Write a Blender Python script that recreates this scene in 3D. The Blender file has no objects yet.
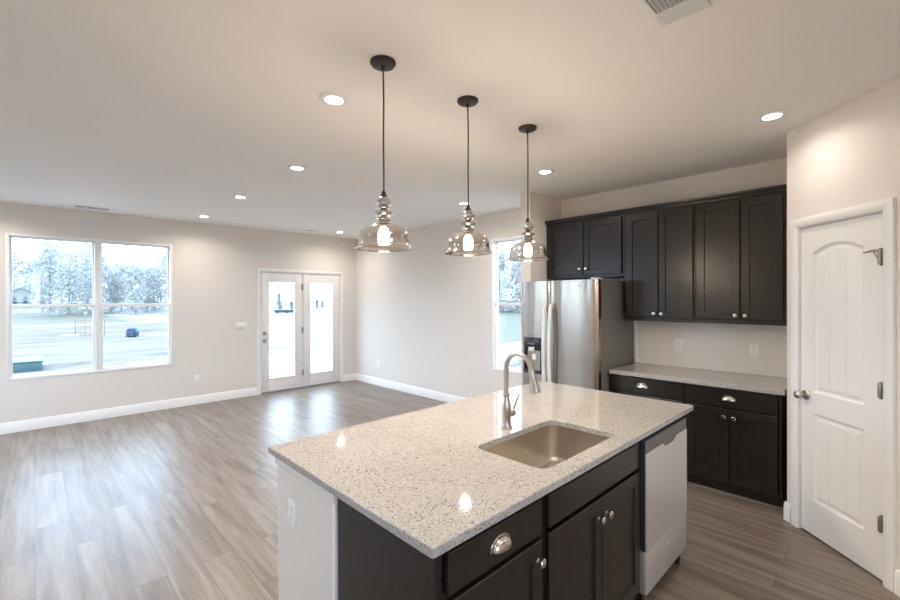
import bpy, bmesh, math, random
from mathutils import Vector, Matrix
random.seed(7)
PI = math.pi
S = bpy.context.scene
C = S.collection

# ------------------------------------------------------------------ camera
cam = bpy.data.cameras.new('camera')
cam.sensor_width = 36.0
cam.lens = 428.68 / 900 * 36.0
cam.clip_start = 0.05
cam.clip_end = 1000
co = bpy.data.objects.new('camera', cam)
C.objects.link(co)
yaw, pitch, roll = math.radians(45.823), math.radians(-0.221), math.radians(-0.223)
F = Vector((math.cos(yaw) * math.cos(pitch), math.sin(yaw) * math.cos(pitch), math.sin(pitch)))
R0 = Vector((math.sin(yaw), -math.cos(yaw), 0))
U0 = R0.cross(F)
R = R0 * math.cos(roll) + U0 * math.sin(roll)
U = -R0 * math.sin(roll) + U0 * math.cos(roll)
m4 = Matrix((R, U, -F)).transposed().to_4x4()
m4.translation = Vector((0, 0, 1.581))
co.matrix_world = m4
S.camera = co

# ------------------------------------------------------------------ view, world
S.view_settings.view_transform = 'Standard'
S.view_settings.look = 'None'
S.view_settings.exposure = 0.15
S.view_settings.gamma = 1.0
S.view_settings.use_curve_mapping = False
SKY = 8.6
w = bpy.data.worlds.new('overcast')
S.world = w
w.use_nodes = True
nt = w.node_tree
nt.nodes.clear()
wo = nt.nodes.new('ShaderNodeOutputWorld')
bg = nt.nodes.new('ShaderNodeBackground')
tc = nt.nodes.new('ShaderNodeTexCoord')
no = nt.nodes.new('ShaderNodeTexNoise')
no.inputs['Scale'].default_value = 2.2
no.inputs['Detail'].default_value = 4
cr = nt.nodes.new('ShaderNodeValToRGB')
cr.color_ramp.elements[0].position = 0.3
cr.color_ramp.elements[0].color = (0.52, 0.73, 1.0, 1)
cr.color_ramp.elements[1].position = 0.7
cr.color_ramp.elements[1].color = (0.68, 0.84, 1.0, 1)
nt.links.new(tc.outputs['Generated'], no.inputs['Vector'])
nt.links.new(no.outputs['Fac'], cr.inputs['Fac'])
nt.links.new(cr.outputs['Color'], bg.inputs['Color'])
bg.inputs['Strength'].default_value = SKY
nt.links.new(bg.outputs[0], wo.inputs[0])
DOWN = 7.4         # watts of each recessed light
BULB = 600.0         # radiance of the pendant bulbs
WARM = (1.0, 0.91, 0.82)
S.cycles.max_bounces = 12
S.cycles.diffuse_bounces = 9
S.cycles.transparent_max_bounces = 16
S.cycles.sample_clamp_indirect = 6.0

# ------------------------------------------------------------------ materials
def new_mat(name):
    m = bpy.data.materials.new(name)
    m.use_nodes = True
    return m, m.node_tree, m.node_tree.nodes['Principled BSDF']

def pset(b, **k):
    for n, v in k.items():
        b.inputs[n.replace('_', ' ')].default_value = v

def rgba(c):
    return (c[0], c[1], c[2], 1)

def node(t, typ, **inp):
    n = t.nodes.new(typ)
    for k, v in inp.items():
        n.inputs[k.replace('_', ' ')].default_value = v
    return n

def ramp(t, src, stops):
    n = t.nodes.new('ShaderNodeValToRGB')
    e = n.color_ramp.elements
    while len(e) < len(stops):
        e.new(0.5)
    for i, (p, c) in enumerate(stops):
        e[i].position = p
        e[i].color = rgba(c) if len(c) == 3 else c
    t.links.new(src, n.inputs['Fac'])
    return n.outputs['Color']

def mixc(t, fac, a, b, mode='MIX'):
    n = t.nodes.new('ShaderNodeMix')
    n.data_type = 'RGBA'
    n.blend_type = mode
    for sock, v in ((n.inputs[0], fac), (n.inputs[6], a), (n.inputs[7], b)):
        if hasattr(v, 'links'):
            t.links.new(v, sock)
        elif isinstance(v, (int, float)):
            sock.default_value = v
        else:
            sock.default_value = rgba(v)
    return n.outputs[2]

def coords(t, scale=(1, 1, 1), rot=(0, 0, 0), kind='Object'):
    a = t.nodes.new('ShaderNodeTexCoord')
    mp = t.nodes.new('ShaderNodeMapping')
    mp.inputs['Scale'].default_value = scale
    mp.inputs['Rotation'].default_value = rot
    t.links.new(a.outputs[kind], mp.inputs['Vector'])
    return mp.outputs['Vector']

def bump(t, b, h, strength, dist=0.002):
    n = t.nodes.new('ShaderNodeBump')
    n.inputs['Strength'].default_value = strength
    n.inputs['Distance'].default_value = dist
    t.links.new(h, n.inputs['Height'])
    t.links.new(n.outputs[0], b.inputs['Normal'])

def paint(name, col, rough=0.6, var=0.03, scale=3.0, tex=260, bstr=0.05, spec=0.4):
    m, t, b = new_mat(name)
    v = coords(t)
    n = node(t, 'ShaderNodeTexNoise', Scale=scale, Detail=3)
    t.links.new(v, n.inputs['Vector'])
    c0 = tuple(x * (1 - var) for x in col)
    c1 = tuple(min(1, x * (1 + var)) for x in col)
    t.links.new(ramp(t, n.outputs['Fac'], [(0.3, c0), (0.7, c1)]), b.inputs['Base Color'])
    pset(b, Roughness=rough, Specular_IOR_Level=spec)
    n2 = node(t, 'ShaderNodeTexNoise', Scale=tex, Detail=2)
    t.links.new(v, n2.inputs['Vector'])
    bump(t, b, n2.outputs['Fac'], bstr)
    return m

def metal(name, col, rough=0.3, brush=None, bstr=0.03, met=1.0):
    m, t, b = new_mat(name)
    v = coords(t, brush or (1, 1, 1))
    n = node(t, 'ShaderNodeTexNoise', Scale=30 if brush else 8, Detail=3)
    t.links.new(v, n.inputs['Vector'])
    c0 = tuple(x * 0.94 for x in col)
    c1 = tuple(min(1, x * 1.04) for x in col)
    t.links.new(ramp(t, n.outputs['Fac'], [(0.3, c0), (0.7, c1)]), b.inputs['Base Color'])
    pset(b, Metallic=met, Roughness=rough)
    if brush:
        bump(t, b, n.outputs['Fac'], bstr, 0.001)
    return m

def emit(name, col, s):
    m, t, b = new_mat(name)
    pset(b, Base_Color=(0.8, 0.8, 0.8, 1), Emission_Color=rgba(col), Emission_Strength=s)
    return m

def thin_glass(name, tint, refl=0.06, gloss=(1, 1, 1), rough=0.0, power=4.0, grazing=0.9):
    m, t, b = new_mat(name)
    t.nodes.remove(b)
    out = t.nodes['Material Output']
    tr = t.nodes.new('ShaderNodeBsdfTransparent')
    tr.inputs['Color'].default_value = rgba(tint)
    gl = t.nodes.new('ShaderNodeBsdfGlossy')
    gl.inputs['Color'].default_value = rgba(gloss)
    gl.inputs['Roughness'].default_value = rough
    lw = t.nodes.new('ShaderNodeLayerWeight')
    lw.inputs['Blend'].default_value = 0.5
    pw = t.nodes.new('ShaderNodeMath')
    pw.operation = 'POWER'
    pw.inputs[1].default_value = power
    mr = t.nodes.new('ShaderNodeMapRange')
    mr.inputs['To Min'].default_value = refl
    mr.inputs['To Max'].default_value = grazing
    mx = t.nodes.new('ShaderNodeMixShader')
    t.links.new(lw.outputs['Facing'], pw.inputs[0])
    t.links.new(pw.outputs[0], mr.inputs['Value'])
    t.links.new(mr.outputs[0], mx.inputs[0])
    t.links.new(tr.outputs[0], mx.inputs[1])
    t.links.new(gl.outputs[0], mx.inputs[2])
    t.links.new(mx.outputs[0], out.inputs['Surface'])
    return m

def make_floor_mat():
    m, t, b = new_mat('vinyl_planks')
    v = coords(t, rot=(0, 0, PI / 2))
    br = t.nodes.new('ShaderNodeTexBrick')
    br.offset = 0.37
    br.offset_frequency = 2
    for k, x in (('Color1', (0, 0, 0, 1)), ('Color2', (1, 1, 1, 1)), ('Mortar', (0.5, 0.5, 0.5, 1))):
        br.inputs[k].default_value = x
    br.inputs['Scale'].default_value = 1
    br.inputs['Mortar Size'].default_value = 0.0016
    br.inputs['Mortar Smooth'].default_value = 0.4
    br.inputs['Brick Width'].default_value = 1.22
    br.inputs['Row Height'].default_value = 0.18
    t.links.new(v, br.inputs['Vector'])
    # grain, stretched along the plank and shifted plank by plank
    sep = t.nodes.new('ShaderNodeVectorMath')
    sep.operation = 'MULTIPLY_ADD'
    sep.inputs[1].default_value = (7.3, 3.1, 5.7)
    t.links.new(br.outputs['Color'], sep.inputs[0])
    t.links.new(v, sep.inputs[2])
    mp = t.nodes.new('ShaderNodeMapping')
    mp.inputs['Scale'].default_value = (0.75, 10, 1)
    t.links.new(sep.outputs[0], mp.inputs['Vector'])
    n1 = node(t, 'ShaderNodeTexNoise', Scale=1.6, Detail=6, Roughness=0.58, Distortion=0.35)
    t.links.new(mp.outputs[0], n1.inputs['Vector'])
    mp2 = t.nodes.new('ShaderNodeMapping')
    mp2.inputs['Scale'].default_value = (2.5, 70, 1)
    t.links.new(sep.outputs[0], mp2.inputs['Vector'])
    n2 = node(t, 'ShaderNodeTexNoise', Scale=2.0, Detail=4, Roughness=0.6)
    t.links.new(mp2.outputs[0], n2.inputs['Vector'])
    base = ramp(t, n1.outputs['Fac'], [(0.28, (0.12, 0.090, 0.071)), (0.44, (0.205, 0.161, 0.132)), (0.58, (0.265, 0.218, 0.187)), (0.75, (0.335, 0.288, 0.257))])
    fine = ramp(t, n2.outputs['Fac'], [(0.3, (0.8, 0.8, 0.8)), (0.7, (1.1, 1.1, 1.1))])
    c = mixc(t, 0.75, base, fine, 'MULTIPLY')
    tone = ramp(t, br.outputs['Color'], [(0.0, (0.92, 0.92, 0.92)), (1.0, (1.06, 1.055, 1.05))])
    c = mixc(t, 1.0, c, tone, 'MULTIPLY')
    c = mixc(t, br.outputs['Fac'], c, (0.09, 0.07, 0.055))
    t.links.new(c, b.inputs['Base Color'])
    rr = ramp(t, n2.outputs['Fac'], [(0.2, (0.33, 0.33, 0.33)), (0.8, (0.41, 0.41, 0.41))])
    t.links.new(rr, b.inputs['Roughness'])
    pset(b, Specular_IOR_Level=0.6)
    hh = mixc(t, br.outputs['Fac'], fine, (0, 0, 0))
    bump(t, b, hh, 0.06, 0.0010)
    return m

def make_granite():
    m, t, b = new_mat('speckled_granite')
    v = coords(t)
    n1 = node(t, 'ShaderNodeTexNoise', Scale=110, Detail=3, Roughness=0.6)
    n2 = node(t, 'ShaderNodeTexNoise', Scale=7, Detail=3)
    t.links.new(v, n1.inputs['Vector'])
    t.links.new(v, n2.inputs['Vector'])
    base = ramp(t, n1.outputs['Fac'], [(0.34, (0.345, 0.325, 0.308)), (0.5, (0.41, 0.395, 0.38)), (0.64, (0.455, 0.442, 0.43))])
    c = base
    # crystals: three sizes of cells, a few of which are grey, brown or black
    for sc, lo, hi, col, dist in ((85, 0.84, 0.88, (0.33, 0.31, 0.29), 0.45), (150, 0.87, 0.90, (0.20, 0.165, 0.14), 0.42), (190, 0.90, 0.92, (0.035, 0.03, 0.03), 0.48), (100, 0.945, 0.955, (0.045, 0.038, 0.038), 0.36)):
        vo = t.nodes.new('ShaderNodeTexVoronoi')
        vo.inputs['Scale'].default_value = sc
        vo.inputs['Randomness'].default_value = 1.0
        t.links.new(v, vo.inputs['Vector'])
        sp = t.nodes.new('ShaderNodeSeparateColor')
        t.links.new(vo.outputs['Color'], sp.inputs[0])
        ad = t.nodes.new('ShaderNodeMath')
        ad.operation = 'MULTIPLY_ADD'
        ad.inputs[1].default_value = 0.42
        t.links.new(n2.outputs['Fac'], ad.inputs[0])
        t.links.new(sp.outputs[0], ad.inputs[2])
        pick = t.nodes.new('ShaderNodeMapRange')
        pick.inputs['From Min'].default_value = lo + 0.20
        pick.inputs['From Max'].default_value = hi + 0.20
        t.links.new(ad.outputs[0], pick.inputs['Value'])
        near = t.nodes.new('ShaderNodeMapRange')
        near.inputs['From Min'].default_value = dist
        near.inputs['From Max'].default_value = dist * .7
        t.links.new(vo.outputs['Distance'], near.inputs['Value'])
        mu = t.nodes.new('ShaderNodeMath')
        mu.operation = 'MULTIPLY'
        t.links.new(pick.outputs[0], mu.inputs[0])
        t.links.new(near.outputs[0], mu.inputs[1])
        c = mixc(t, mu.outputs[0], c, col)
    t.links.new(c, b.inputs['Base Color'])
    pset(b, Roughness=0.06, Specular_IOR_Level=0.5)
    return m

def make_dark_wood():
    m, t, b = new_mat('espresso_stained_wood')
    v = coords(t, (14, 14, 1.3))
    n = node(t, 'ShaderNodeTexNoise', Scale=5, Detail=5, Roughness=0.6, Distortion=0.4)
    t.links.new(v, n.inputs['Vector'])
    t.links.new(ramp(t, n.outputs['Fac'], [(0.3, (0.011, 0.0088, 0.0076)), (0.55, (0.016, 0.0129, 0.0112)), (0.75, (0.023, 0.0184, 0.0156))]), b.inputs['Base Color'])
    pset(b, Roughness=0.29, Specular_IOR_Level=0.45)
    bump(t, b, n.outputs['Fac'], 0.05, 0.001)
    return m

def make_ground():
    m, t, b = new_mat('dirt_and_winter_grass')
    v = coords(t)
    n1 = node(t, 'ShaderNodeTexNoise', Scale=0.10, Detail=6, Roughness=0.7)
    n2 = node(t, 'ShaderNodeTexNoise', Scale=0.7, Detail=8, Roughness=0.75, Distortion=0.5)
    t.links.new(v, n1.inputs['Vector'])
    t.links.new(coords(t, (0.35, 1.4, 1)), n2.inputs['Vector'])
    dirt = ramp(t, n2.outputs['Fac'], [(0.30, (0.055, 0.049, 0.044)), (0.47, (0.115, 0.103, 0.093)), (0.66, (0.20, 0.184, 0.168))])
    grass = ramp(t, n2.outputs['Fac'], [(0.3, (0.085, 0.085, 0.068)), (0.7, (0.14, 0.137, 0.115))])
    sx = t.nodes.new('ShaderNodeSeparateXYZ')
    t.links.new(v, sx.inputs[0])
    ad = t.nodes.new('ShaderNodeMath')
    ad.operation = 'MULTIPLY_ADD'
    ad.inputs[1].default_value = 14.0
    t.links.new(n1.outputs['Fac'], ad.inputs[0])
    t.links.new(sx.outputs['X'], ad.inputs[2])
    f1 = t.nodes.new('ShaderNodeMapRange')
    f1.inputs['From Min'].default_value = 17
    f1.inputs['From Max'].default_value = 20
    t.links.new(ad.outputs[0], f1.inputs['Value'])
    f2 = t.nodes.new('ShaderNodeMapRange')
    f2.inputs['From Min'].default_value = 43
    f2.inputs['From Max'].default_value = 45
    t.links.new(sx.outputs['Y'], f2.inputs['Value'])
    mx = t.nodes.new('ShaderNodeMath')
    mx.operation = 'MAXIMUM'
    t.links.new(f1.outputs[0], mx.inputs[0])
    t.links.new(f2.outputs[0], mx.inputs[1])
    pale = ramp(t, n2.outputs['Fac'], [(0.3, (0.16, 0.158, 0.15)), (0.6, (0.30, 0.295, 0.285))])
    g1 = t.nodes.new('ShaderNodeMath'); g1.operation = 'MULTIPLY_ADD'; g1.inputs[1].default_value = -0.8
    t.links.new(sx.outputs['X'], g1.inputs[0]); t.links.new(sx.outputs['Y'], g1.inputs[2])
    g2 = t.nodes.new('ShaderNodeMapRange'); g2.inputs['From Min'].default_value = 0; g2.inputs['From Max'].default_value = 2
    t.links.new(g1.outputs[0], g2.inputs['Value'])
    g3 = t.nodes.new('ShaderNodeMapRange'); g3.inputs['From Min'].default_value = 12.5; g3.inputs['From Max'].default_value = 15
    t.links.new(ad.outputs[0], g3.inputs['Value'])
    g4 = t.nodes.new('ShaderNodeMath'); g4.operation = 'MULTIPLY'
    t.links.new(g2.outputs[0], g4.inputs[0]); t.links.new(g3.outputs[0], g4.inputs[1])
    near = mixc(t, mx.outputs[0], dirt, grass)
    t.links.new(mixc(t, g4.outputs[0], near, pale), b.inputs['Base Color'])
    pset(b, Roughness=0.95, Specular_IOR_Level=0.1)
    return m

def veg(name, a, bcol):
    m, t, b = new_mat(name)
    n = node(t, 'ShaderNodeTexNoise', Scale=1.1, Detail=3)
    t.links.new(coords(t), n.inputs['Vector'])
    t.links.new(ramp(t, n.outputs['Fac'], [(0.3, a), (0.7, bcol)]), b.inputs['Base Color'])
    pset(b, Roughness=0.9, Specular_IOR_Level=0.1)
    return m

M = {}
M['wall'] = paint('greige_wall_paint', (0.77, 0.725, 0.68), 0.62, 0.015, 1.2)
M['ceiling'] = paint('flat_ceiling_paint', (0.88, 0.865, 0.845), 0.9, 0.012, 1.0, 90, 0.10, 0.2)
M['white'] = paint('white_trim_paint', (0.86, 0.85, 0.84), 0.38, 0.01, 2.0, 300, 0.01)
M['vinyl'] = paint('white_vinyl', (0.86, 0.86, 0.86), 0.35, 0.01, 2.0, 300, 0.0)
M['plastic'] = paint('white_plastic', (0.88, 0.87, 0.85), 0.35, 0.01, 2.0, 300, 0.0)
M['slot'] = paint('dark_slot', (0.03, 0.03, 0.03), 0.6, 0.02)
M['floor'] = make_floor_mat()
M['granite'] = make_granite()
M['wood'] = make_dark_wood()
M['steel'] = metal('brushed_stainless_steel', (0.43, 0.372, 0.32), 0.25, (60, 60, 1.0), 0.04)
def wavy_steel():
    m = M['steel']; t = m.node_tree; b = t.nodes['Principled BSDF']
    n = node(t, 'ShaderNodeTexNoise', Scale=1.0, Detail=1.5)
    t.links.new(coords(t, (7.0, 7.0, 1.1)), n.inputs['Vector'])
    old = b.inputs['Normal'].links[0].from_node
    k = t.nodes.new('ShaderNodeBump')
    k.inputs['Strength'].default_value = 0.6
    k.inputs['Distance'].default_value = 0.012
    t.links.new(n.outputs['Fac'], k.inputs['Height'])
    t.links.new(old.outputs[0], k.inputs['Normal'])
    t.links.new(k.outputs[0], b.inputs['Normal'])
wavy_steel()
M['steel_h'] = metal('stainless_front', (0.74, 0.72, 0.70), 0.38, (1.0, 60, 60), 0.02, met=.75)
M['sink'] = metal('satin_sink_steel', (0.70, 0.65, 0.59), 0.27, (2, 60, 60), 0.02)
M['nickel'] = metal('satin_nickel', (0.66, 0.62, 0.57), 0.22)
M['brushed_nickel'] = metal('brushed_nickel', (0.56, 0.50, 0.44), 0.30)
M['handle'] = metal('pale_steel_handle', (0.74, 0.75, 0.77), 0.35, met=0.15)
M['hinge'] = metal('grey_hinge_steel', (0.36, 0.34, 0.31), 0.35)
M['bronze'] = metal('dark_bronze', (0.06, 0.052, 0.048), 0.42, met=0.7)
M['cord'] = paint('dark_cord', (0.05, 0.043, 0.038), 0.6, 0.05)
M['fridge_side'] = paint('grey_enamel', (0.19, 0.18, 0.17), 0.38, 0.02, 2, 400, 0.02)
M['black'] = paint('black_plastic', (0.018, 0.018, 0.02), 0.25, 0.05)
M['blue_grey'] = paint('blue_grey_plastic', (0.018, 0.027, 0.034), 0.4, 0.05)
M['darkstrip'] = metal('dark_steel_strip', (0.20, 0.19, 0.185), 0.33, (1.0, 60, 60), 0.02)
M['glass'] = thin_glass('window_glass', (0.97, 0.985, 0.985), 0.025, (1, 1, 1), 0.0, 5.0, 0.8)
M['smoke'] = thin_glass('smoky_mercury_glass', (0.64, 0.61, 0.575), 0.42, (0.97, 0.94, 0.91), 0.06, 1.5, 0.92)
M['smoke2'] = thin_glass('smoky_stem_glass', (0.45, 0.42, 0.40), 0.50, (0.92, 0.89, 0.86), 0.02, 1.4, 0.95)
M['down'] = emit('downlight_lens', WARM, 30.0)
M['bulb'] = emit('warm_bulb', (1.0, 0.83, 0.64), BULB)
M['ground'] = make_ground()
M['concrete'] = paint('pale_concrete', (0.30, 0.295, 0.29), 0.9, 0.06, 0.8, 60, 0.1)
M['road'] = paint('pale_road', (0.17, 0.17, 0.17), 0.9, 0.05, 0.3, 60, 0.1)
M['bark'] = veg('winter_bark', (0.18, 0.175, 0.17), (0.26, 0.25, 0.245))
M['twigs'] = veg('hazed_bare_twigs', (0.28, 0.29, 0.29), (0.40, 0.405, 0.40))  # twigs made extra pale: distance haze put into their colour
M['pine'] = veg('pine_needles', (0.15, 0.20, 0.185), (0.24, 0.29, 0.27))
M['siding'] = paint('pale_siding', (0.15, 0.15, 0.16), 0.8, 0.03)
M['shingle'] = paint('blue_grey_shingles', (0.06, 0.075, 0.095), 0.9, 0.1, 2.0)
M['teal'] = paint('teal_plastic', (0.025, 0.062, 0.072), 0.5, 0.05)
M['teal_top'] = paint('pale_teal_plastic', (0.06, 0.095, 0.105), 0.5, 0.05)
M['blue'] = paint('blue_tarp', (0.018, 0.04, 0.075), 0.6, 0.15)
M['orange'] = paint('orange_netting', (0.20, 0.095, 0.07), 0.7, 0.1)
M['dark'] = paint('dark_frame', (0.025, 0.028, 0.035), 0.7, 0.1)

# ------------------------------------------------------------------ mesh helpers
def BM():
    return bmesh.new()

def box(bm, x0, x1, y0, y1, z0, z1, bev=0.0, seg=2):
    r = bmesh.ops.create_cube(bm, size=1.0)
    vs = r['verts']
    for v in vs:
        v.co = Vector(((x0 + x1) / 2 + v.co.x * (x1 - x0), (y0 + y1) / 2 + v.co.y * (y1 - y0), (z0 + z1) / 2 + v.co.z * (z1 - z0)))
    if bev > 0:
        es = list({e for v in vs for e in v.link_edges})
        bmesh.ops.bevel(bm, geom=es, offset=bev, segments=seg, profile=0.5, affect='EDGES')

def frame_of(axis):
    a = Vector(axis).normalized()
    h = Vector((0, 0, 1)) if abs(a.z) < 0.9 else Vector((1, 0, 0))
    u = h.cross(a).normalized()
    return a, u, a.cross(u)

def lathe(bm, prof, org=(0, 0, 0), axis=(0, 0, 1), n=24, closed=True):
    """prof: list of (radius, height along axis)"""
    a, u, v = frame_of(axis)
    o = Vector(org)
    rings = []
    for r, h in prof:
        if r < 1e-6:
            rings.append([bm.verts.new(o + a * h)])
        else:
            rings.append([bm.verts.new(o + a * h + (u * math.cos(2 * PI * i / n) + v * math.sin(2 * PI * i / n)) * r) for i in range(n)])
    for A, B in zip(rings, rings[1:]):
        for i in range(n):
            j = (i + 1) % n
            if len(A) == 1 and len(B) == 1:
                continue
            if len(A) == 1:
                bm.faces.new((A[0], B[i], B[j]))
            elif len(B) == 1:
                bm.faces.new((A[i], A[j], B[0]))
            else:
                bm.faces.new((A[i], A[j], B[j], B[i]))
    if closed:
        for g in (rings[0], rings[-1]):
            if len(g) > 2:
                bm.faces.new(g)

def tube(bm, pts, rad, n=10, caps=True):
    pts = [Vector(p) for p in pts]
    rads = rad if isinstance(rad, (list, tuple)) else [rad] * len(pts)
    prev = None
    rings = []
    for i, p in enumerate(pts):
        d = (pts[min(i + 1, len(pts) - 1)] - pts[max(i - 1, 0)]).normalized()
        if prev is None:
            _, u, v = frame_of(d)
        else:
            u = (prev - d * prev.dot(d)).normalized()
            v = d.cross(u)
        prev = u
        rings.append([bm.verts.new(p + (u * math.cos(2 * PI * k / n) + v * math.sin(2 * PI * k / n)) * rads[i]) for k in range(n)])
    for A, B in zip(rings, rings[1:]):
        for k in range(n):
            j = (k + 1) % n
            bm.faces.new((A[k], A[j], B[j], B[k]))
    if caps:
        bm.faces.new(rings[0])
        bm.faces.new(rings[-1])

def prism(bm, poly, fn, t0, t1):
    """poly of 2D points; fn(a,b,t) -> xyz; extruded from t0 to t1"""
    A = [bm.verts.new(fn(a, b, t0)) for a, b in poly]
    B = [bm.verts.new(fn(a, b, t1)) for a, b in poly]
    n = len(poly)
    for i in range(n):
        j = (i + 1) % n
        bm.faces.new((A[i], A[j], B[j], B[i]))
    bm.faces.new(A)
    bm.faces.new(B)

def rrect(x0, x1, y0, y1, r, n=6):
    out = []
    for cx, cy, a in ((x1 - r, y1 - r, 0), (x0 + r, y1 - r, 90), (x0 + r, y0 + r, 180), (x1 - r, y0 + r, 270)):
        for i in range(n + 1):
            t = math.radians(a + 90 * i / n)
            out.append((cx + r * math.cos(t), cy + r * math.sin(t)))
    return out

def ring_verts(bm, pts):
    return [bm.verts.new(p) for p in pts]

def bridge(bm, A, B):
    n = len(A)
    for i in range(n):
        j = (i + 1) % n
        bm.faces.new((A[i], A[j], B[j], B[i]))

def loop_edges(bm, A):
    return [bm.edges.get((A[i], A[(i + 1) % len(A)])) or bm.edges.new((A[i], A[(i + 1) % len(A)])) for i in range(len(A))]

def put(name, bm, mat, parent=None, smooth=35):
    bmesh.ops.recalc_face_normals(bm, faces=bm.faces[:])
    me = bpy.data.meshes.new(name)
    bm.to_mesh(me)
    bm.free()
    me.materials.append(M[mat])
    if smooth:
        me.shade_smooth()
        me.set_sharp_from_angle(angle=math.radians(smooth))
    o = bpy.data.objects.new(name, me)
    C.objects.link(o)
    if parent:
        o.parent = parent
    return o

def tag(o, label, cat, group=None, kind=None):
    o['label'] = label
    o['category'] = cat
    if group:
        o['group'] = group
    if kind:
        o['kind'] = kind
    return o

def thing(name, label, cat, loc=(0, 0, 0), rz=0.0, group=None, kind=None):
    o = bpy.data.objects.new(name, None)
    o.empty_display_size = 0.05
    C.objects.link(o)
    o.location = loc
    o.rotation_euler = (0, 0, rz)
    return tag(o, label, cat, group, kind)

def place(o, loc, rz=0.0):
    o.location = loc
    o.rotation_euler = (0, 0, rz)
    return o

def dup(root, loc, label, rz=None, group=None):
    r = root.copy()
    C.objects.link(r)
    r.location = loc
    if rz is not None:
        r.rotation_euler = (0, 0, rz)
    r['label'] = label
    if group:
        r['group'] = group
    for ch in root.children:
        c = ch.copy()
        C.objects.link(c)
        c.parent = r
        for g in ch.children:
            d = g.copy()
            C.objects.link(d)
            d.parent = c
    return r

# ------------------------------------------------------------------ the setting
H = 2.74
XW, YF = 4.505, 7.299
XL, YB = -2.6, -2.6
RIGHT = -PI / 2                     # local -Y faces world -X
DD = 2.343
N45 = Vector((math.sqrt(.5), -math.sqrt(.5), 0))
D45 = Vector((math.sqrt(.5), math.sqrt(.5), 0))
SP = 3.07
PORG = N45 * DD + D45 * SP          # pantry wall corner
RP = math.radians(-135)

def wall_bm(a0, a1, z0, z1, y0, y1, holes=()):
    bm = BM()
    xs = sorted({a0, a1} | {h[0] for h in holes} | {h[1] for h in holes})
    for u0, u1 in zip(xs, xs[1:]):
        cuts = sorted((h[2], h[3]) for h in holes if h[0] <= u0 + 1e-6 and h[1] >= u1 - 1e-6)
        z = z0
        for c0, c1 in cuts:
            if c0 > z + 1e-6:
                box(bm, u0, u1, y0, y1, z, c0)
            z = c1
        if z1 > z + 1e-6:
            box(bm, u0, u1, y0, y1, z, z1)
    return bm

bm = BM(); box(bm, XL - .15, XW + .15, YB - .15, YF + .15, -0.12, 0.0)
tag(put('floor', bm, 'floor', smooth=0), 'grey brown wood plank floor running towards the far wall', 'floor', kind='structure')
bm = BM(); box(bm, XL - .15, XW + .15, YB - .15, YF + .15, H, H + 0.15)
tag(put('ceiling', bm, 'ceiling', smooth=0), 'plain off white flat ceiling', 'ceiling', kind='structure')

W1 = (-0.236, 1.455, 0.622, 2.380)
D1 = (2.695, 4.190, 0.0, 2.045)
o = put('wall_far', wall_bm(XL - .15, XW + .15, 0, H, 0, .15, [W1, D1]), 'wall', smooth=0)
place(o, (0, YF, 0)); tag(o, 'greige wall with the twin window and the glazed double door', 'wall', kind='structure')
# window wall / cabinet wall, local x = YF - Y
W2 = (YF - 3.815, YF - 2.935, 0.60, 2.385)
o = put('wall_right', wall_bm(0, YF - YB, 0, H, 0, .15, [W2]), 'wall', smooth=0)
place(o, (XW, YF, 0), RIGHT); tag(o, 'pale wall behind the refrigerator and cabinets, with the single window', 'wall', kind='structure')
bm = BM(); box(bm, 3.876, XW, 2.733, 2.860, 0, H)
tag(put('wall_stub', bm, 'wall', smooth=0), 'short wall stub sticking out beside the refrigerator', 'wall', kind='structure')
WL = [(4.5, 6.7, .45, 2.45)]  # opening for an added window that lets in extra daylight
o = put('wall_left', wall_bm(0, YF - YB, 0, H, 0, .15, [(a_ - YB, b_ - YB, c_, d_) for a_, b_, c_, d_ in WL]), 'wall', smooth=0)
place(o, (XL, YB, 0), PI / 2)
tag(o, 'plain side wall outside the picture', 'wall', kind='structure')
WB = (-2.0, .2, .62, 2.38)  # opening for a second added window, out of view, for fill
o = put('wall_back', wall_bm(0, XW - XL, 0, H, 0, .15, [(XW - WB[1], XW - WB[0], WB[2], WB[3])]), 'wall', smooth=0)
place(o, (XW, YB, 0), PI)
tag(o, 'plain wall behind the viewer', 'wall', kind='structure')
DO = (.108, .690, 0, 2.052)
o = put('wall_pantry', wall_bm(0, 1.08, 0, H, 0, .11, [DO]), 'wall', smooth=0)
place(o, PORG, RP); tag(o, 'angled corner wall holding the white pantry door', 'wall', kind='structure')
bm = BM(); box(bm, PORG.x + .005, XW, PORG.y - .11, PORG.y, 0, H)
tag(put('wall_pantry_side', bm, 'wall', smooth=0), 'narrow wall return closing the run of dark cabinets', 'wall', kind='structure')
pe = PORG - D45 * 1.08
bm = BM(); box(bm, pe.x, XW, pe.y - .11, pe.y - .001, 0, H)
tag(put('wall_near', bm, 'wall', smooth=0), 'plain wall beyond the pantry door outside the picture', 'wall', kind='structure')

BB = [(0, 0), (-.016, 0), (-.016, .095), (-.012, .103), (-.010, .118), (-.004, .128), (0, .130)]
def base(name, label, loc, rz, x0, x1):
    bm = BM()
    prism(bm, BB, lambda a, b, t: (t, a - .0005, b + .0005), x0, x1)
    o = put(name, bm, 'white')
    place(o, loc, rz)
    return tag(o, label, 'baseboard', kind='structure')
base('baseboard_far', 'white baseboard below the twin window', (0, YF, 0), 0, XL, 2.645)
base('baseboard_corner', 'short white baseboard piece right of the glazed double door', (0, YF, 0), 0, 4.242, XW - .017)
base('baseboard_right', 'white baseboard along the pale wall with the single window', (XW, YF, 0), RIGHT, 0.0, YF - 2.862)
base('baseboard_pantry', 'tiny white baseboard piece at the foot of the pantry wall corner', PORG, RP, -.012, .046)
base('baseboard_pantry_near', 'white baseboard piece right of the pantry door casing', PORG, RP, .757, 1.08)
base('baseboard_left', 'white baseboard of the side wall outside the picture', (XL, YB, 0), PI / 2, 0, YF - YB)

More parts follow.
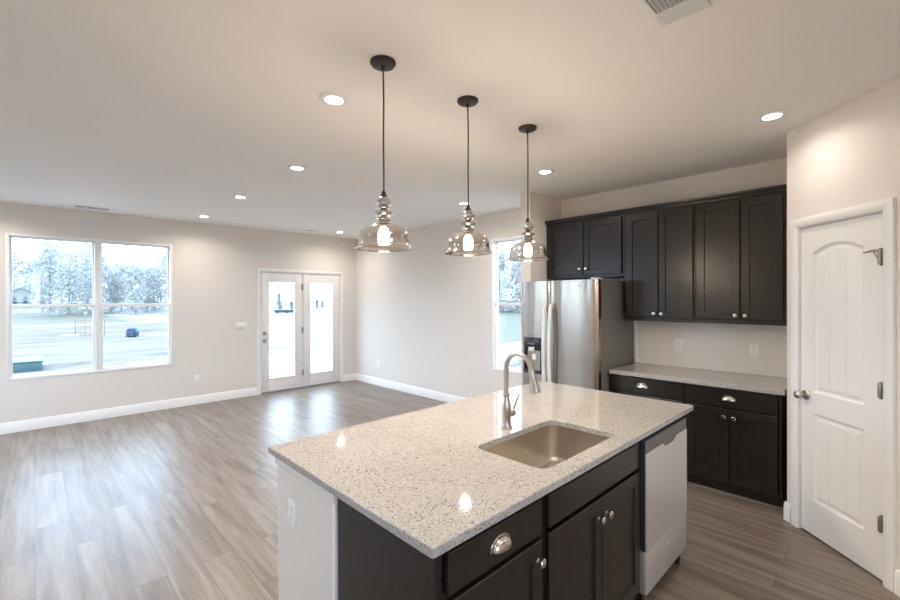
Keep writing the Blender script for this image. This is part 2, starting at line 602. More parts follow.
# windows -----------------------------------------------------------
def window(name, label, loc, rz, wd, z0, z1, mull, deep=.05):
    root = thing(name, label, 'window', loc, rz, kind='structure')
    fw = .032
    bm = BM()
    box(bm, 0, fw, -.008, .10, z0, z1, .003)
    box(bm, wd - fw, wd, -.008, .10, z0, z1, .003)
    box(bm, fw - .001, wd - fw + .001, -.008, .10, z1 - fw, z1, .003)
    box(bm, fw - .001, wd - fw + .001, -.008, .10, z0, z0 + fw, .003)
    lites = []
    if mull:
        c = wd / 2
        box(bm, c - .030, c + .030, -.007, .10, z0 + fw - .001, z1 - fw + .001, .003)
        lites = [(fw, c - .030), (c + .030, wd - fw)]
    else:
        lites = [(fw, wd - fw)]
    put('window_frame', bm, 'vinyl', root)
    zm = (z0 + z1) / 2 + .005
    for a, b in lites:
        for up in (0, 1):
            s = .022
            ya, yb = (.052, .078) if up else (.020, .048)
            za, zb = (zm - .02, z1 - fw) if up else (z0 + fw, zm + .022)
            ta, tb = (.038, .018) if up else (.026, .040)
            bm = BM()
            box(bm, a, a + s, ya, yb, za, zb, .002)
            box(bm, b - s, b, ya, yb, za, zb, .002)
            box(bm, a + s - .001, b - s + .001, ya, yb, za, za + ta, .002)
            box(bm, a + s - .001, b - s + .001, ya, yb, zb - tb, zb, .002)
            sash = put('sash', bm, 'vinyl', root)
            bm = BM()
            box(bm, a + s - .005, b - s + .005, (ya + yb) / 2 - .002, (ya + yb) / 2 + .002, za + ta - .005, zb - tb + .005)
            put('pane', bm, 'glass', sash, smooth=0)
    return root
window('window_1', 'white twin window with two pairs of sliding sashes facing the dirt lot', (W1[0], YF, 0), 0, W1[1] - W1[0], W1[2], W1[3], True)
window('window_2', 'tall narrow white window partly hidden by the refrigerator', (XW, 3.815, 0), RIGHT, .88, W2[2], W2[3], False)

for i_, (a_, b_, c_, d_) in enumerate(WL):  # invented side-wall window, there only to brighten the room
    window('window_%d' % (3 + i_), 'unseen white twin window added to the side wall for fill daylight', (XL, a_, 0), PI / 2, b_ - a_, c_, d_, True)
window('window_5', 'unseen white twin window added behind the viewer for fill daylight', (WB[1], YB, 0), PI, WB[1] - WB[0], WB[2], WB[3], True)  # invented window, never in view, brightens the room from behind

# glazed double door ------------------------------------------------
def casing(bm, x0, x1, zt, wd, yf=-.018, foot=0.0005):
    prof = [(0, 0), (0, -.010), (.012, -.016), (wd - .012, yf), (wd, yf + .004), (wd, 0)]   # inner edge first
    prism(bm, prof, lambda a, b, t: (x0 + wd - a, b - .0005, t), foot, zt - .0005)
    prism(bm, prof, lambda a, b, t: (x1 - wd + a, b - .0005, t), foot, zt - .0005)
    prism(bm, prof, lambda a, b, t: (t, b - .001, zt - wd + a), x0 + .001, x1 - .001)

d1 = thing('door_1', 'white glazed double door to the bright patio', 'door', (0, YF, 0), 0, kind='structure')
bm = BM(); casing(bm, 2.648, 4.238, 2.090, .052)
put('casing', bm, 'white', d1)
bm = BM()
box(bm, 2.6955, 2.712, 0.001, .149, .001, 2.044)
box(bm, 4.173, 4.1895, 0.001, .149, .001, 2.044)
box(bm, 2.712, 4.173, 0.001, .149, 2.028, 2.044)
box(bm, 3.430, 3.452, 0.030, .12, .02, 2.028)
put('jamb', bm, 'white', d1)
bm = BM(); box(bm, 2.712, 4.173, .004, .149, .001, .020)
put('threshold', bm, 'hinge', d1)
def glazed_leaf(x0, x1, g0, g1, gz0, gz1):
    y0, y1 = .012, .055
    bm = BM()
    box(bm, x0, g0, y0, y1, .025, 2.025, .002)
    box(bm, g1, x1, y0, y1, .025, 2.025, .002)
    box(bm, g0 - .002, g1 + .002, y0, y1, .025, gz0, .002)
    box(bm, g0 - .002, g1 + .002, y0, y1, gz1, 2.025, .002)
    leaf = put('door_leaf', bm, 'white', d1)
    bm = BM()
    f = .022
    for a in ((g0 - f, g0 + .006, gz0 - f, gz1 + f), (g1 - .006, g1 + f, gz0 - f, gz1 + f)):
        box(bm, a[0], a[1], y0 - .008, y0 + .004, a[2], a[3], .003)
    box(bm, g0 - f, g1 + f, y0 - .0075, y0 + .004, gz0 - f, gz0 + .006, .003)
    box(bm, g0 - f, g1 + f, y0 - .0075, y0 + .004, gz1 - .006, gz1 + f, .003)
    put('glazing_frame', bm, 'white', leaf)
    bm = BM(); box(bm, g0 - .001, g1 + .001, .031, .036, gz0 - .001, gz1 + .001)
    put('pane', bm, 'glass', leaf, smooth=0)
    return leaf
la = glazed_leaf(2.718, 3.428, 2.838, 3.296, .235, 1.868)
lb = glazed_leaf(3.454, 4.168, 3.578, 4.030, .235, 1.868)
for z, r in ((1.006, .024), (.876, .027)):
    bm = BM()
    lathe(bm, [(r + .006, 0), (r + .006, .006), (r * .5, .010), (r * .5, .028), (r, .038), (r, .052), (r * .7, .060), (0, .062)], (2.768, .0115, z), (0, -1, 0), 20)
    put('deadbolt' if z > 1 else 'knob', bm, 'hinge', la)
for z in (.27, 1.03, 1.79):
    bm = BM(); box(bm, 3.420, 3.452, .004, .0115, z - .05, z + .05)
    lathe(bm, [(.008, -.055), (.008, .055)], (3.440, .004, z), (0, 0, 1), 12)
    put('hinge', bm, 'hinge', d1)

# pantry door -------------------------------------------------------
d2 = thing('door_2', 'white two panel arched pantry door on the angled wall', 'door', PORG, RP, kind='structure')
bm = BM(); casing(bm, .050, .752, 2.112, .060)
put('casing', bm, 'white', d2)
bm = BM()
box(bm, .1085, .1135, .001, .109, .001, 2.051)
box(bm, .6845, .6895, .001, .109, .001, 2.051)
box(bm, .1135, .6845, .001, .109, 2.047, 2.051)
put('jamb', bm, 'white', d2)

def arch_loop(x0, x1, z0, z1, rise, ins, n=14):
    """counter-clockwise loop inset by ins; top edge is an arc rising by rise"""
    x0 += ins; x1 -= ins; z0 += ins; z1 -= ins
    pts = [(x0, z0), (x1, z0)]
    for i in range(n + 1):
        t = i / n
        x = x1 + (x0 - x1) * t
        u = 2 * t - 1
        pts.append((x, z1 + rise * (1 - u * u)))
    return pts
def pantry_slab():
    bm = BM()
    x0, x1, z0, z1 = .117, .681, .012, 2.043
    yf, yb = .006, .041
    out = ring_verts(bm, [(x0, yf, z0), (x1, yf, z0), (x1, yf, z1), (x0, yf, z1)])
    es = loop_edges(bm, out)
    inner = []
    for (pa, pb, qa, qb, rise) in ((.214, .566, .235, .815, 0.0), (.214, .566, .955, 1.872, .050)):
        loops = []
        for ins, dy in ((0, 0), (.010, .009), (.022, .011), (.040, .004)):
            loops.append(ring_verts(bm, [(x, yf + dy, z) for x, z in arch_loop(pa, pb, qa, qb, rise, ins)]))
        for A, B in zip(loops, loops[1:]):
            bridge(bm, A, B)
        bm.faces.new(loops[-1])
        es += loop_edges(bm, loops[0])
    bmesh.ops.triangle_fill(bm, use_beauty=True, use_dissolve=False, edges=es)
    for xg in (.331, .449):          # planked field: two raised beads per panel
        for za, zb_ in ((.282, .768), (1.002, 1.862)):
            box(bm, xg - .0030, xg + .0030, yf + .0015, yf + .006, za, zb_, .0012)
    back = ring_verts(bm, [(x0, yb, z0), (x1, yb, z0), (x1, yb, z1), (x0, yb, z1)])
    bridge(bm, out, back)
    bm.faces.new(back)
    return bm
slab = put('door_leaf', pantry_slab(), 'white', d2, smooth=20)
bm = BM()
lathe(bm, [(.032, 0), (.032, .006), (.026, .010), (.011, .014), (.011, .030), (.022, .040), (.028, .052), (.026, .064), (.014, .071), (0, .072)], (.158, .0055, .925), (0, -1, 0), 28)
put('knob', bm, 'brushed_nickel', slab)
for z in (.330, 1.065, 1.80):
    bm = BM()
    box(bm, .675, .691, -.0235, -.0195, z - .040, z + .040, .001)
    box(bm, .6805, .6845, -.0195, .006, z - .048, z + .048)
    lathe(bm, [(.004, -.046), (.006, -.043), (.006, .043), (.004, .046)], (.683, -.014, z), (0, 0, 1), 12)
    put('hinge', bm, 'hinge', d2)
bm = BM()
box(bm, .664, .678, -.012, .0055, 1.775, 1.845, .002)
tube(bm, [(.670, -.010, 1.835), (.645, -.018, 1.838), (.615, -.022, 1.833), (.592, -.022, 1.833)], [.008, .007, .005, .004], 10)
tube(bm, [(.645, -.018, 1.838), (.655, -.016, 1.815), (.668, -.010, 1.79)], .004, 8)
put('hinge_door_stop', bm, 'hinge', d2)

# ------------------------------------------------------------------ cabinets
def slab_front(x0, x1, z0, z1, yb=0.0, th=.019, shaker=True, rail=.057):
    bm = BM()
    yf = yb - th
    b = .0025
    A = ring_verts(bm, [(x0, yb, z0), (x1, yb, z0), (x1, yb, z1), (x0, yb, z1)])
    Bq = ring_verts(bm, [(x0, yf + b, z0), (x1, yf + b, z0), (x1, yf + b, z1), (x0, yf + b, z1)])
    Cq = ring_verts(bm, [(x0 + b, yf, z0 + b), (x1 - b, yf, z0 + b), (x1 - b, yf, z1 - b), (x0 + b, yf, z1 - b)])
    bridge(bm, A, Bq); bridge(bm, Bq, Cq)
    bm.faces.new(A)
    if shaker:
        r = rail
        D = ring_verts(bm, [(x0 + r, yf, z0 + r), (x1 - r, yf, z0 + r), (x1 - r, yf, z1 - r), (x0 + r, yf, z1 - r)])
        r2 = rail + .003
        E = ring_verts(bm, [(x0 + r2, yf + .009, z0 + r2), (x1 - r2, yf + .009, z0 + r2), (x1 - r2, yf + .009, z1 - r2), (x0 + r2, yf + .009, z1 - r2)])
        bridge(bm, Cq, D); bridge(bm, D, E)
        bm.faces.new(E)
    else:
        bm.faces.new(Cq)
    return bm

def knob_bm(x, z, y):
    bm = BM()
    lathe(bm, [(.009, 0), (.009, .003), (.0055, .006), (.0055, .014), (.012, .018), (.0165, .022), (.0165, .026), (.012, .030), (.0, .031)], (x, y, z), (0, -1, 0), 20)
    return bm

def cup_bm(x, z, y, a=.045, b=.036, c=.026):
    bm = BM()
    nu, nv = 20, 10
    def surf(k, dy):
        g = []
        for i in range(nu + 1):
            u = PI * i / nu
            row = []
            for j in range(nv + 1):
                v = PI / 2 * j / nv
                row.append(bm.verts.new((x + k * a * math.cos(u), y - .001 - k * c * math.sin(u) ** .8 * math.sin(v) if 0 < i < nu else y - .001,
                                         z + k * b * math.sin(u) ** .8 * math.cos(v) if 0 < i < nu else z)))
            g.append(row)
        for i in range(nu):
            for j in range(nv):
                try:
                    bm.faces.new((g[i][j], g[i + 1][j], g[i + 1][j + 1], g[i][j + 1]))
                except ValueError:
                    pass
        return g
    g1 = surf(1.0, 0)
    g2 = surf(.92, 0)
    for i in range(nu):
        bm.faces.new((g1[i][nv], g1[i + 1][nv], g2[i + 1][nv], g2[i][nv]))
    # thin flange against the drawer
    prism(bm, [(x - a - .006, z - .004)] + [(x + (a + .006) * math.cos(PI * (1 - i / 16)), z + (b + .006) * math.sin(PI * i / 16)) for i in range(17)] + [(x + a + .006, z - .004)],
          lambda p, q, t: (p, t, q), y - .0002, y - .0016)
    bmesh.ops.remove_doubles(bm, verts=bm.verts[:], dist=1e-6)
    return bm

def cabinet(name, label, loc, rz, wd, dp, z0, z1, doors=(), drawers=(), toe=None, group=None, fbot=.03, stile=.018, shoe=False, side=None):
    """local: x along the front, front frame plane y=0, body behind it"""
    root = thing(name, label, 'cabinet', loc, rz, group)
    zb = z0 if toe is None else toe
    bm = BM()
    box(bm, .001, wd - .001, .019, dp, zb + (0 if toe is None else 0.0), z1, 0)
    put('carcass', bm, 'wood', root, smooth=0)
    bm = BM()
    box(bm, 0, stile, 0, .0185, zb, z1, .001)
    box(bm, wd - stile, wd, 0, .0185, zb, z1, .001)
    box(bm, stile, wd - stile, .0005, .0185, z1 - .03, z1)
    box(bm, stile, wd - stile, .0005, .0185, zb, zb + fbot)
    if len(doors) == 2:
        xm = (doors[0][1] + doors[1][0]) / 2
        box(bm, xm - .02, xm + .02, .001, .0185, zb + fbot, z1 - .03)
    for d in drawers:
        box(bm, stile, wd - stile, .001, .0185, d[2] - .025, d[2] + .005)
    put('face_frame', bm, 'wood', root, smooth=0)
    if toe is not None:
        bm = BM(); box(bm, .001, wd - .001, .065, .085, .001, toe - .001)
        put('toe_kick', bm, 'wood', root, smooth=0)
        if shoe:
            bm = BM(); prism(bm, [(.0645, .001), (.048, .001), (.050, .010), (.056, .016), (.0645, .018)], lambda a, b, t: (t, a, b), .002, wd - .002)
            put('shoe_strip', bm, 'wood_floor_strip' if 'wood_floor_strip' in M else 'wood', root)
    if side == 'left':
        bm = BM(); box(bm, -.012, .0, 0, dp, .001, z1, .001)
        put('side_panel', bm, 'wood', root, smooth=0)
    for (x0, x1, a, b, kx, kz) in doors:
        dr = put('door', slab_front(x0, x1, a, b, -.0005), 'wood', root, smooth=0)
        k = put('knob', knob_bm(kx, kz, -.0195), 'nickel', dr)
        k['label'] = 'round satin nickel knob'
    for (x0, x1, a, b, cx) in drawers:
        dr = put('drawer', slab_front(x0, x1, a, b, -.0005, shaker=False), 'wood', root, smooth=0)
        if cx is not None:
            k = put('cup_pull', cup_bm(cx, (a + b) / 2 - .012, -.0195), 'nickel', dr)
            k['label'] = 'satin nickel cup pull'
    return root

M['wood_floor_strip'] = paint('grey_shoe_strip', (0.16, 0.135, 0.115), 0.4, 0.03)
UP = 4.185
UG = 'upper cabinets on the right-hand wall'
def Yl(y0, *ys):
    return [y0 - y for y in ys]
y0 = 2.728
a = Yl(y0, 2.708, 2.270, 2.260, 1.858)
cabinet('upper_cabinet', 'short dark two door upper cabinet above the refrigerator', (UP, y0, 0), RIGHT, y0 - 1.832, .318, 1.795, 2.405,
        [(a[0], a[1], 1.822, 2.380, a[1] - .032, 1.888), (a[2], a[3], 1.822, 2.380, a[2] + .032, 1.888)], group=UG)
y0 = 1.829
a = Yl(y0, 1.808, 1.514, 1.506, 1.218)
cabinet('upper_cabinet', 'tall dark upper cabinet standing next to the refrigerator top', (UP, y0, 0), RIGHT, y0 - 1.205, .318, 1.358, 2.405,
        [(a[0], a[1], 1.398, 2.378, a[1] - .030, 1.430), (a[2], a[3], 1.398, 2.378, a[2] + .030, 1.430)], group=UG)
y0 = 1.202
a = Yl(y0, 1.186, .868, .860, .583)
cabinet('upper_cabinet', 'tall dark upper cabinet next to the pantry wall', (UP, y0, 0), RIGHT, y0 - .562, .318, 1.358, 2.405,
        [(a[0], a[1], 1.398, 2.378, a[1] - .030, 1.430), (a[2], a[3], 1.398, 2.378, a[2] + .030, 1.430)], group=UG)
bm = BM()
prism(bm, [(.30, 0), (-.020, 0), (-.021, .010), (-.026, .016), (-.034, .026), (-.036, .042), (.30, .042)], lambda p, q, t: (UP + p, t, 2.4065 + q), .560, 2.730)
tag(put('crown_molding', bm, 'wood'), 'dark crown strip running along the tops of the upper cabinets', 'molding')

# base run
BF = 3.915
BG = 'base cabinets below the wall worktop'
y0 = 1.850
a = Yl(y0, 1.840, 1.222)
cabinet('base_cabinet', 'dark base cabinet with one wide drawer between refrigerator and two door cabinet', (BF, y0, 0), RIGHT, y0 - 1.207, .585, 0, .868,
        [(a[0], a[1], .122, .705, a[1] - .03, .64)], [(a[0], a[1], .722, .858, (a[0] + a[1]) / 2 - .02)], toe=.105, group=BG, shoe=True)
y0 = 1.204
a = Yl(y0, 1.192, .888, .880, .580)
cabinet('base_cabinet', 'dark base cabinet with a drawer over two doors near the pantry door', (BF, y0, 0), RIGHT, y0 - .556, .585, 0, .868,
        [(a[0], a[1], .122, .700, a[1] - .030, .640), (a[2], a[3], .122, .700, a[2] + .030, .640)],
        [(a[0], a[3], .716, .855, (a[0] + a[3]) / 2)], toe=.105, group=BG, shoe=True)

def outline_slab(bm, outer, inner, z0, z1, bev=.004):
    cx = sum(p[0] for p in outer) / len(outer)
    cy = sum(p[1] for p in outer) / len(outer)
    sx = max(p[0] for p in outer) - min(p[0] for p in outer)
    sy = max(p[1] for p in outer) - min(p[1] for p in outer)
    def off(p, d):
        return (cx + (p[0] - cx) * (1 - 2 * d / sx), cy + (p[1] - cy) * (1 - 2 * d / sy))
    L = [ring_verts(bm, [(*off(p, bev), z1) for p in outer]), ring_verts(bm, [(*off(p, bev * .3), z1 - bev * .3) for p in outer]),
         ring_verts(bm, [(*p, z1 - bev) for p in outer]), ring_verts(bm, [(*p, z0) for p in outer])]
    for A, B in zip(L, L[1:]):
        bridge(bm, A, B)
    e1, e2 = loop_edges(bm, L[0]), loop_edges(bm, L[-1])
    if inner:
        ix = sum(p[0] for p in inner) / len(inner); iy = sum(p[1] for p in inner) / len(inner)
        T = ring_verts(bm, [(ix + (p[0] - ix) * 1.006, iy + (p[1] - iy) * 1.01, z1) for p in inner])
        T2 = ring_verts(bm, [(*p, z1 - .003) for p in inner])
        Bt = ring_verts(bm, [(*p, z0) for p in inner])
        bridge(bm, T, T2); bridge(bm, T2, Bt)
        e1 += loop_edges(bm, T); e2 += loop_edges(bm, Bt)
    bmesh.ops.triangle_fill(bm, use_beauty=True, use_dissolve=False, edges=e1)
    bmesh.ops.triangle_fill(bm, use_beauty=True, use_dissolve=False, edges=e2)

ZC = .907
bm = BM(); outline_slab(bm, rrect(3.885, XW - .002, .535, 1.855, .004, 2), None, .869, ZC)
tag(put('worktop', bm, 'granite', smooth=0), 'speckled granite worktop along the wall below the upper cabinets', 'countertop')

# ------------------------------------------------------------------ island
SINK = (1.428, 2.068, .944, 1.318)
bm = BM(); outline_slab(bm, rrect(.766, 2.957, .859, 1.990, .006, 3), rrect(*SINK, .052, 8), .879, ZC)
tag(put('island_worktop', bm, 'granite', smooth=0), 'large speckled granite island worktop with a sink cut-out', 'countertop')
IF = .889
c = cabinet('island_cabinet', 'dark island cabinet with one drawer and door, left of the sink cabinet', (.814, IF, 0), 0, .517, .535, 0, .877,
        [(.022, .486, .122, .718, .456, .655)], [(.022, .486, .738, .860, .252)], toe=.105, side='left', group='island cabinets')
c = cabinet('island_cabinet', 'dark island cabinet with two doors and a blank front below the sink', (1.333, IF, 0), 0, .830, .535, 0, .877 - .2,
        [(.014, .420, .122, .718, .388, .640), (.426, .822, .122, .718, .458, .640)], [(.014, .822, .738, .860, None)], toe=.105, group='island cabinets')
# the sink cabinet is open above so the bowl can hang in it: side cheeks and front rail reach the worktop
bm = BM()
box(bm, .0, .018, 0, .535, .678, .877); box(bm, .812, .830, 0, .535, .678, .877); box(bm, .018, .812, .0005, .0185, .847, .877); box(bm, .018, .812, .001, .0185, .68, .75)
put('upper_rail', bm, 'wood', c, smooth=0)

# white half wall carrying the seating side of the island
hw = thing('half_wall', 'pale painted end panel carrying the back half of the island worktop', 'panel', (0, 0, 0))
bm = BM(); box(bm, .800, .930, 1.432, 1.962, .001, .8775, .002)
put('end_panel', bm, 'wall', hw, smooth=0)
bm = BM(); box(bm, .931, 2.799, 1.432, 1.50, .001, .8775)
put('back_panel', bm, 'wall', hw, smooth=0)
bm = BM(); box(bm, 2.80, 2.93, 1.432, 1.962, .001, .8775, .002)
put('end_panel', bm, 'wall', hw, smooth=0)
bm = BM()
prism(bm, [(.7995, .822), (.793, .824), (.790, .835), (.786, .845), (.786, .8772), (.7995, .8772)], lambda p, q, t: (p, t, q), 1.428, 1.966)
put('trim_cap', bm, 'white', hw)
bm = BM(); box(bm, .790, .7995, 1.4285, 1.446, .001, .821, .002)
put('corner_strip', bm, 'white', hw)
bm = BM()
box(bm, 2.786, 2.803, .889, 1.424, .105, .877); box(bm, 2.786, 2.803, .955, 1.424, .001, .105)
tag(put('end_panel', bm, 'wood', smooth=0), 'dark end panel closing the island beside the dishwasher', 'panel')

# sink
sk = thing('kitchen_sink', 'undermount stainless steel sink bowl in the island', 'sink', ((SINK[0] + SINK[1]) / 2, (SINK[2] + SINK[3]) / 2, .68))
hx, hy = (SINK[1] - SINK[0]) / 2, (SINK[3] - SINK[2]) / 2
bm = BM()
prof = [(.020, .198, .060), (.004, .198, .052), (.004, .190, .052), (.002, .10, .050), (-.001, .026, .048), (-.008, .010, .045), (-.022, .002, .036), (-.08, .0, .03)]
loops = []
for d, z, r in prof:
    loops.append(ring_verts(bm, [(x, y, z) for x, y in rrect(-hx - d, hx + d, -hy - d, hy + d, r, 8)]))
for A, B in zip(loops, loops[1:]):
    bridge(bm, A, B)
bm.faces.new(loops[-1])
put('basin', bm, 'sink', sk, smooth=50)
bm = BM()
lathe(bm, [(.045, .0005), (.045, .004), (.034, .003), (.030, .001), (.012, .001), (.010, .006), (0, .007)], (0, .03, 0), n=28)
put('drain', bm, 'nickel', sk)

# faucet
fx, fy = 1.760, 1.395
ft = thing('faucet', 'brushed nickel gooseneck faucet standing behind the sink', 'faucet', (fx, fy, ZC + .0005))
bm = BM()
lathe(bm, [(.031, 0), (.031, .005), (.027, .010), (.024, .030), (.0235, .055), (.026, .085), (.0265, .105), (.023, .130), (.016, .155), (.0145, .163)], n=28)
put('body', bm, 'brushed_nickel', ft)
bm = BM(); lathe(bm, [(.0145, .1635), (.019, .166), (.019, .176), (.0145, .179)], n=28)
put('collar', bm, 'brushed_nickel', ft)
bm = BM()
pts = [(0, 0, .176), (0, 0, .22), (0, 0, .26), (0, 0, .312)]
R_ = .078
for i in range(1, 17):
    t = math.radians(166 * i / 16)
    pts.append((0, -R_ + R_ * math.cos(t), .312 + R_ * math.sin(t)))
end = Vector(pts[-1]); dirv = Vector((0, -math.sin(math.radians(166)), math.cos(math.radians(166))))
pts.append(tuple(end + dirv * .018))
tube(bm, pts, .0130, 16)
put('spout', bm, 'brushed_nickel', ft, smooth=60)
bm = BM()
e2 = Vector(pts[-1])
lathe(bm, [(.0155, .0), (.0165, .004), (.0155, .010), (.016, .03), (.021, .085), (.0235, .102), (.0235, .110), (.020, .113), (0, .1135)], e2 - dirv * .004, dirv, 24)
put('spray_head', bm, 'brushed_nickel', ft)
bm = BM()
lathe(bm, [(.015, .018), (.017, .030), (.021, .042), (.021, .056), (.015, .064), (0, .066)], (0, 0, .070), (1, 0, 0), 24)
tube(bm, [(.050, 0, .078), (.066, 0, .100), (.086, 0, .128), (.108, 0, .156)], [.008, .009, .0085, .006], 12)
put('handle', bm, 'brushed_nickel', ft)

# dishwasher
dw = thing('dishwasher', 'stainless dishwasher built into the end of the island', 'dishwasher', (2.170, .845, 0))
WD = .606
bm = BM(); box(bm, .012, WD - .012, .048, .570, .11, .868)
put('tub', bm, 'blue_grey', dw, smooth=0)
bm = BM(); box(bm, 0, WD, .006, .042, .314, .868, .003)
door = put('door', bm, 'blue_grey', dw)
bm = BM()
# front skin with a scooped upper edge below the control strip
poly = [(0.001, .315), (WD - .001, .315), (WD - .001, .803)]
for i in range(13):
    t = i / 12
    x = WD * .72 - WD * .34 * t
    u = 2 * t - 1
    poly.append((x, .803 - .024 * (1 - u ** 4)))
poly.append((.001, .803))
prism(bm, poly, lambda p, q, t: (p, t, q), 0.0, .0055)
put('front_panel', bm, 'steel_h', door, smooth=0)
bm = BM(); box(bm, .002, WD - .002, .0035, .0058, .765, .866)
put('control_strip', bm, 'darkstrip', door, smooth=0)['label'] = 'darker control strip with a scooped grip'
bm = BM()
tube(bm, [(WD * .72 - WD * .34 * t, .0005, .8005 - .024 * (1 - (2 * t - 1) ** 4)) for t in [i / 24 for i in range(25)]], .0035, 8)
put('grip_lip', bm, 'handle', door, smooth=60)
bm = BM(); box(bm, 0.001, WD - .001, .001, .036, .100, .311, .002)
lowp = put('kick_panel', bm, 'steel_h', dw)
bm = BM(); prism(bm, [(.305 + .024 * math.cos(2 * PI * i / 20), 0.240 + .008 * math.sin(2 * PI * i / 20)) for i in range(20)], lambda p, q, t: (p, t, q), .0015, -.0005)
put('badge', bm, 'handle', lowp)
for x in (.03, WD - .05):
    bm = BM(); box(bm, x, x + .03, .03, .06, .001, .099, .003)
    put('foot', bm, 'black', dw)

# ------------------------------------------------------------------ refrigerator
fr = thing('refrigerator', 'side by side stainless refrigerator with a black dispenser', 'refrigerator', (3.684, 2.716, 0), RIGHT)
FW = .850
bm = BM(); box(bm, .004, FW - .004, .082, .800, .05, 1.735, .006)
put('body', bm, 'fridge_side', fr)
def fdoor(x0, x1, bulge):
    bm = BM()
    n = 20
    front = []
    for i in range(n + 1):
        t = i / n
        u = 2 * t - 1
        y = .016 - bulge * (1 - u * u)
        if i in (0, n):
            y = .024
        front.append((x0 + (x1 - x0) * (0.006 + .988 * t if 0 < i < n else t), y))
    poly = [(x0, .074)] + front + [(x1, .074)]
    prism(bm, poly, lambda p, q, t: (p, q, t), .105, 1.752)
    return put('door', bm, 'steel', fr, smooth=40)
fl = fdoor(.0, .336, .010)
frr = fdoor(.342, FW, .014)
def fhandle(x, door):
    bm = BM()
    pts = []
    for i in range(21):
        t = i / 20
        z = .60 + (1.525 - .60) * t
        y = -.014 - .042 * math.sin(PI * t) ** .5
        pts.append((x, y, z))
    # rounded flat bar
    prev = None
    sec = rrect(-.019, .019, -.008, .008, .007, 4)
    rings = [ring_verts(bm, [(x + a, p[1] + b, p[2]) for a, b in sec]) for p in pts]
    for A, B in zip(rings, rings[1:]):
        bridge(bm, A, B)
    bm.faces.new(rings[0]); bm.faces.new(rings[-1])
    for z in (.625, 1.50):
        box(bm, x - .012, x + .012, -.028, .020, z - .018, z + .018, .004)
    put('handle', bm, 'handle', door, smooth=50)
fhandle(.306, fl)
fhandle(.372, frr)
# dispenser
bm = BM()
dx0, dx1, dz0, dz1 = .042, .252, .810, 1.175
box(bm, dx0, dx1, -.010, .018, 1.045, dz1, .003)
box(bm, dx0, dx0 + .014, -.010, .018, dz0, 1.046, .002)
box(bm, dx1 - .014, dx1, -.010, .018, dz0, 1.046, .002)
box(bm, dx0 + .013, dx1 - .013, -.010, .018, dz0, dz0 + .03, .002)
box(bm, dx0 + .013, dx1 - .013, .0105, .0175, dz0 + .03, 1.046)
disp = put('dispenser', bm, 'black', fl)
bm = BM(); box(bm, .105, .170, -.022, .010, 1.035, 1.078, .004)
put('dispenser_spout', bm, 'handle', disp)
bm = BM(); box(bm, .140, .190, -.008, .006, .950, 1.005, .004)
put('dispenser_paddle', bm, 'plastic', disp)
bm = BM(); box(bm, .085, .120, -.0115, -.0095, 1.105, 1.125); box(bm, .130, .165, -.0115, -.0095, 1.105, 1.125)
put('control_buttons', bm, 'fridge_side', disp, smooth=0)
bm = BM(); box(bm, .655, .730, -.0035, .004, 1.690, 1.702, .001)
put('badge', bm, 'handle', frr)
for x in (.02, FW - .08):
    bm = BM(); box(bm, x, x + .06, .03, .16, 1.7355 if False else 1.753, 1.768, .004)
    put('hinge_cover', bm, 'handle', fr)
bm = BM(); box(bm, .02, FW - .02, .10, .70, 1.7352, 1.752, .004)
put('top_cover', bm, 'fridge_side', fr)
bm = BM()
box(bm, .01, FW - .01, .045, .075, .012, .098, .003)
put('grille', bm, 'fridge_side', fr)
for x in (.05, FW - .10):
    for yy in (.12, .70):
        bm = BM(); lathe(bm, [(.02, .0005), (.02, .0495)], (x + .025, yy, 0), n=14)
        put('foot', bm, 'black', fr)

bm = BM(); box(bm, XW - .014, XW - .001, 1.830, 1.853, .908, 1.356, .003)
tag(put('trim_1', bm, 'white'), 'thin white vertical strip on the wall between refrigerator and worktop', 'trim', kind='structure')

# ------------------------------------------------------------------ outlets and switches
def outlet(label, loc, rz, kind='outlet', name='wall_outlet', gangs=1):
    t = thing(name, label, kind, loc, rz)
    hw_ = .035 + .023 * (gangs - 1)
    bm = BM(); box(bm, -hw_, hw_, -.0065, -.0008, -.0575, .0575, .0025)
    put('cover_plate', bm, 'plastic', t)
    for g in range(gangs):
        cx = (g - (gangs - 1) / 2) * .046
        if kind == 'outlet':
            for dz in (-.020, .020):
                bm = BM(); prism(bm, [(cx + .0165 * math.cos(2 * PI * i / 20), dz + max(-.0125, min(.0125, .0165 * math.sin(2 * PI * i / 20)))) for i in range(20)], lambda p, q, s: (p, s, q), -.0068, -.0085)
                sk_ = put('socket', bm, 'plastic', t)
                bm = BM()
                box(bm, cx - .0075, cx - .0055, -.0088, -.0083, dz - .002, dz + .006)
                box(bm, cx + .0055, cx + .0075, -.0088, -.0083, dz - .002, dz + .006)
                lathe(bm, [(.0022, .0083), (.0022, .0088)], (cx, 0, dz - .007), (0, -1, 0), 8)
                put('slots', bm, 'slot', sk_, smooth=0)
        else:
            bm = BM(); box(bm, cx - .016, cx + .016, -.0105, -.0066, -.033, .033, .002)
            put('rocker', bm, 'plastic', t)
    return t
outlet('white outlet on the wall between the twin window and the double door', (1.757, YF, .385), 0)
outlet('white switch plate beside the glazed double door', (2.396, YF, 1.150), 0, 'light switch', 'light_switch', 3)
outlet('white outlet low on the pale wall right of the double door', (XW, 6.52, .390), RIGHT)
outlet('white outlet above the wall worktop, nearer the refrigerator', (XW, 1.441, 1.123), RIGHT)
outlet('white outlet above the wall worktop, nearer the pantry wall', (XW, .832, 1.120), RIGHT)
outlet('white outlet on the pale end panel of the island', (.800, 1.805, .655), RIGHT)

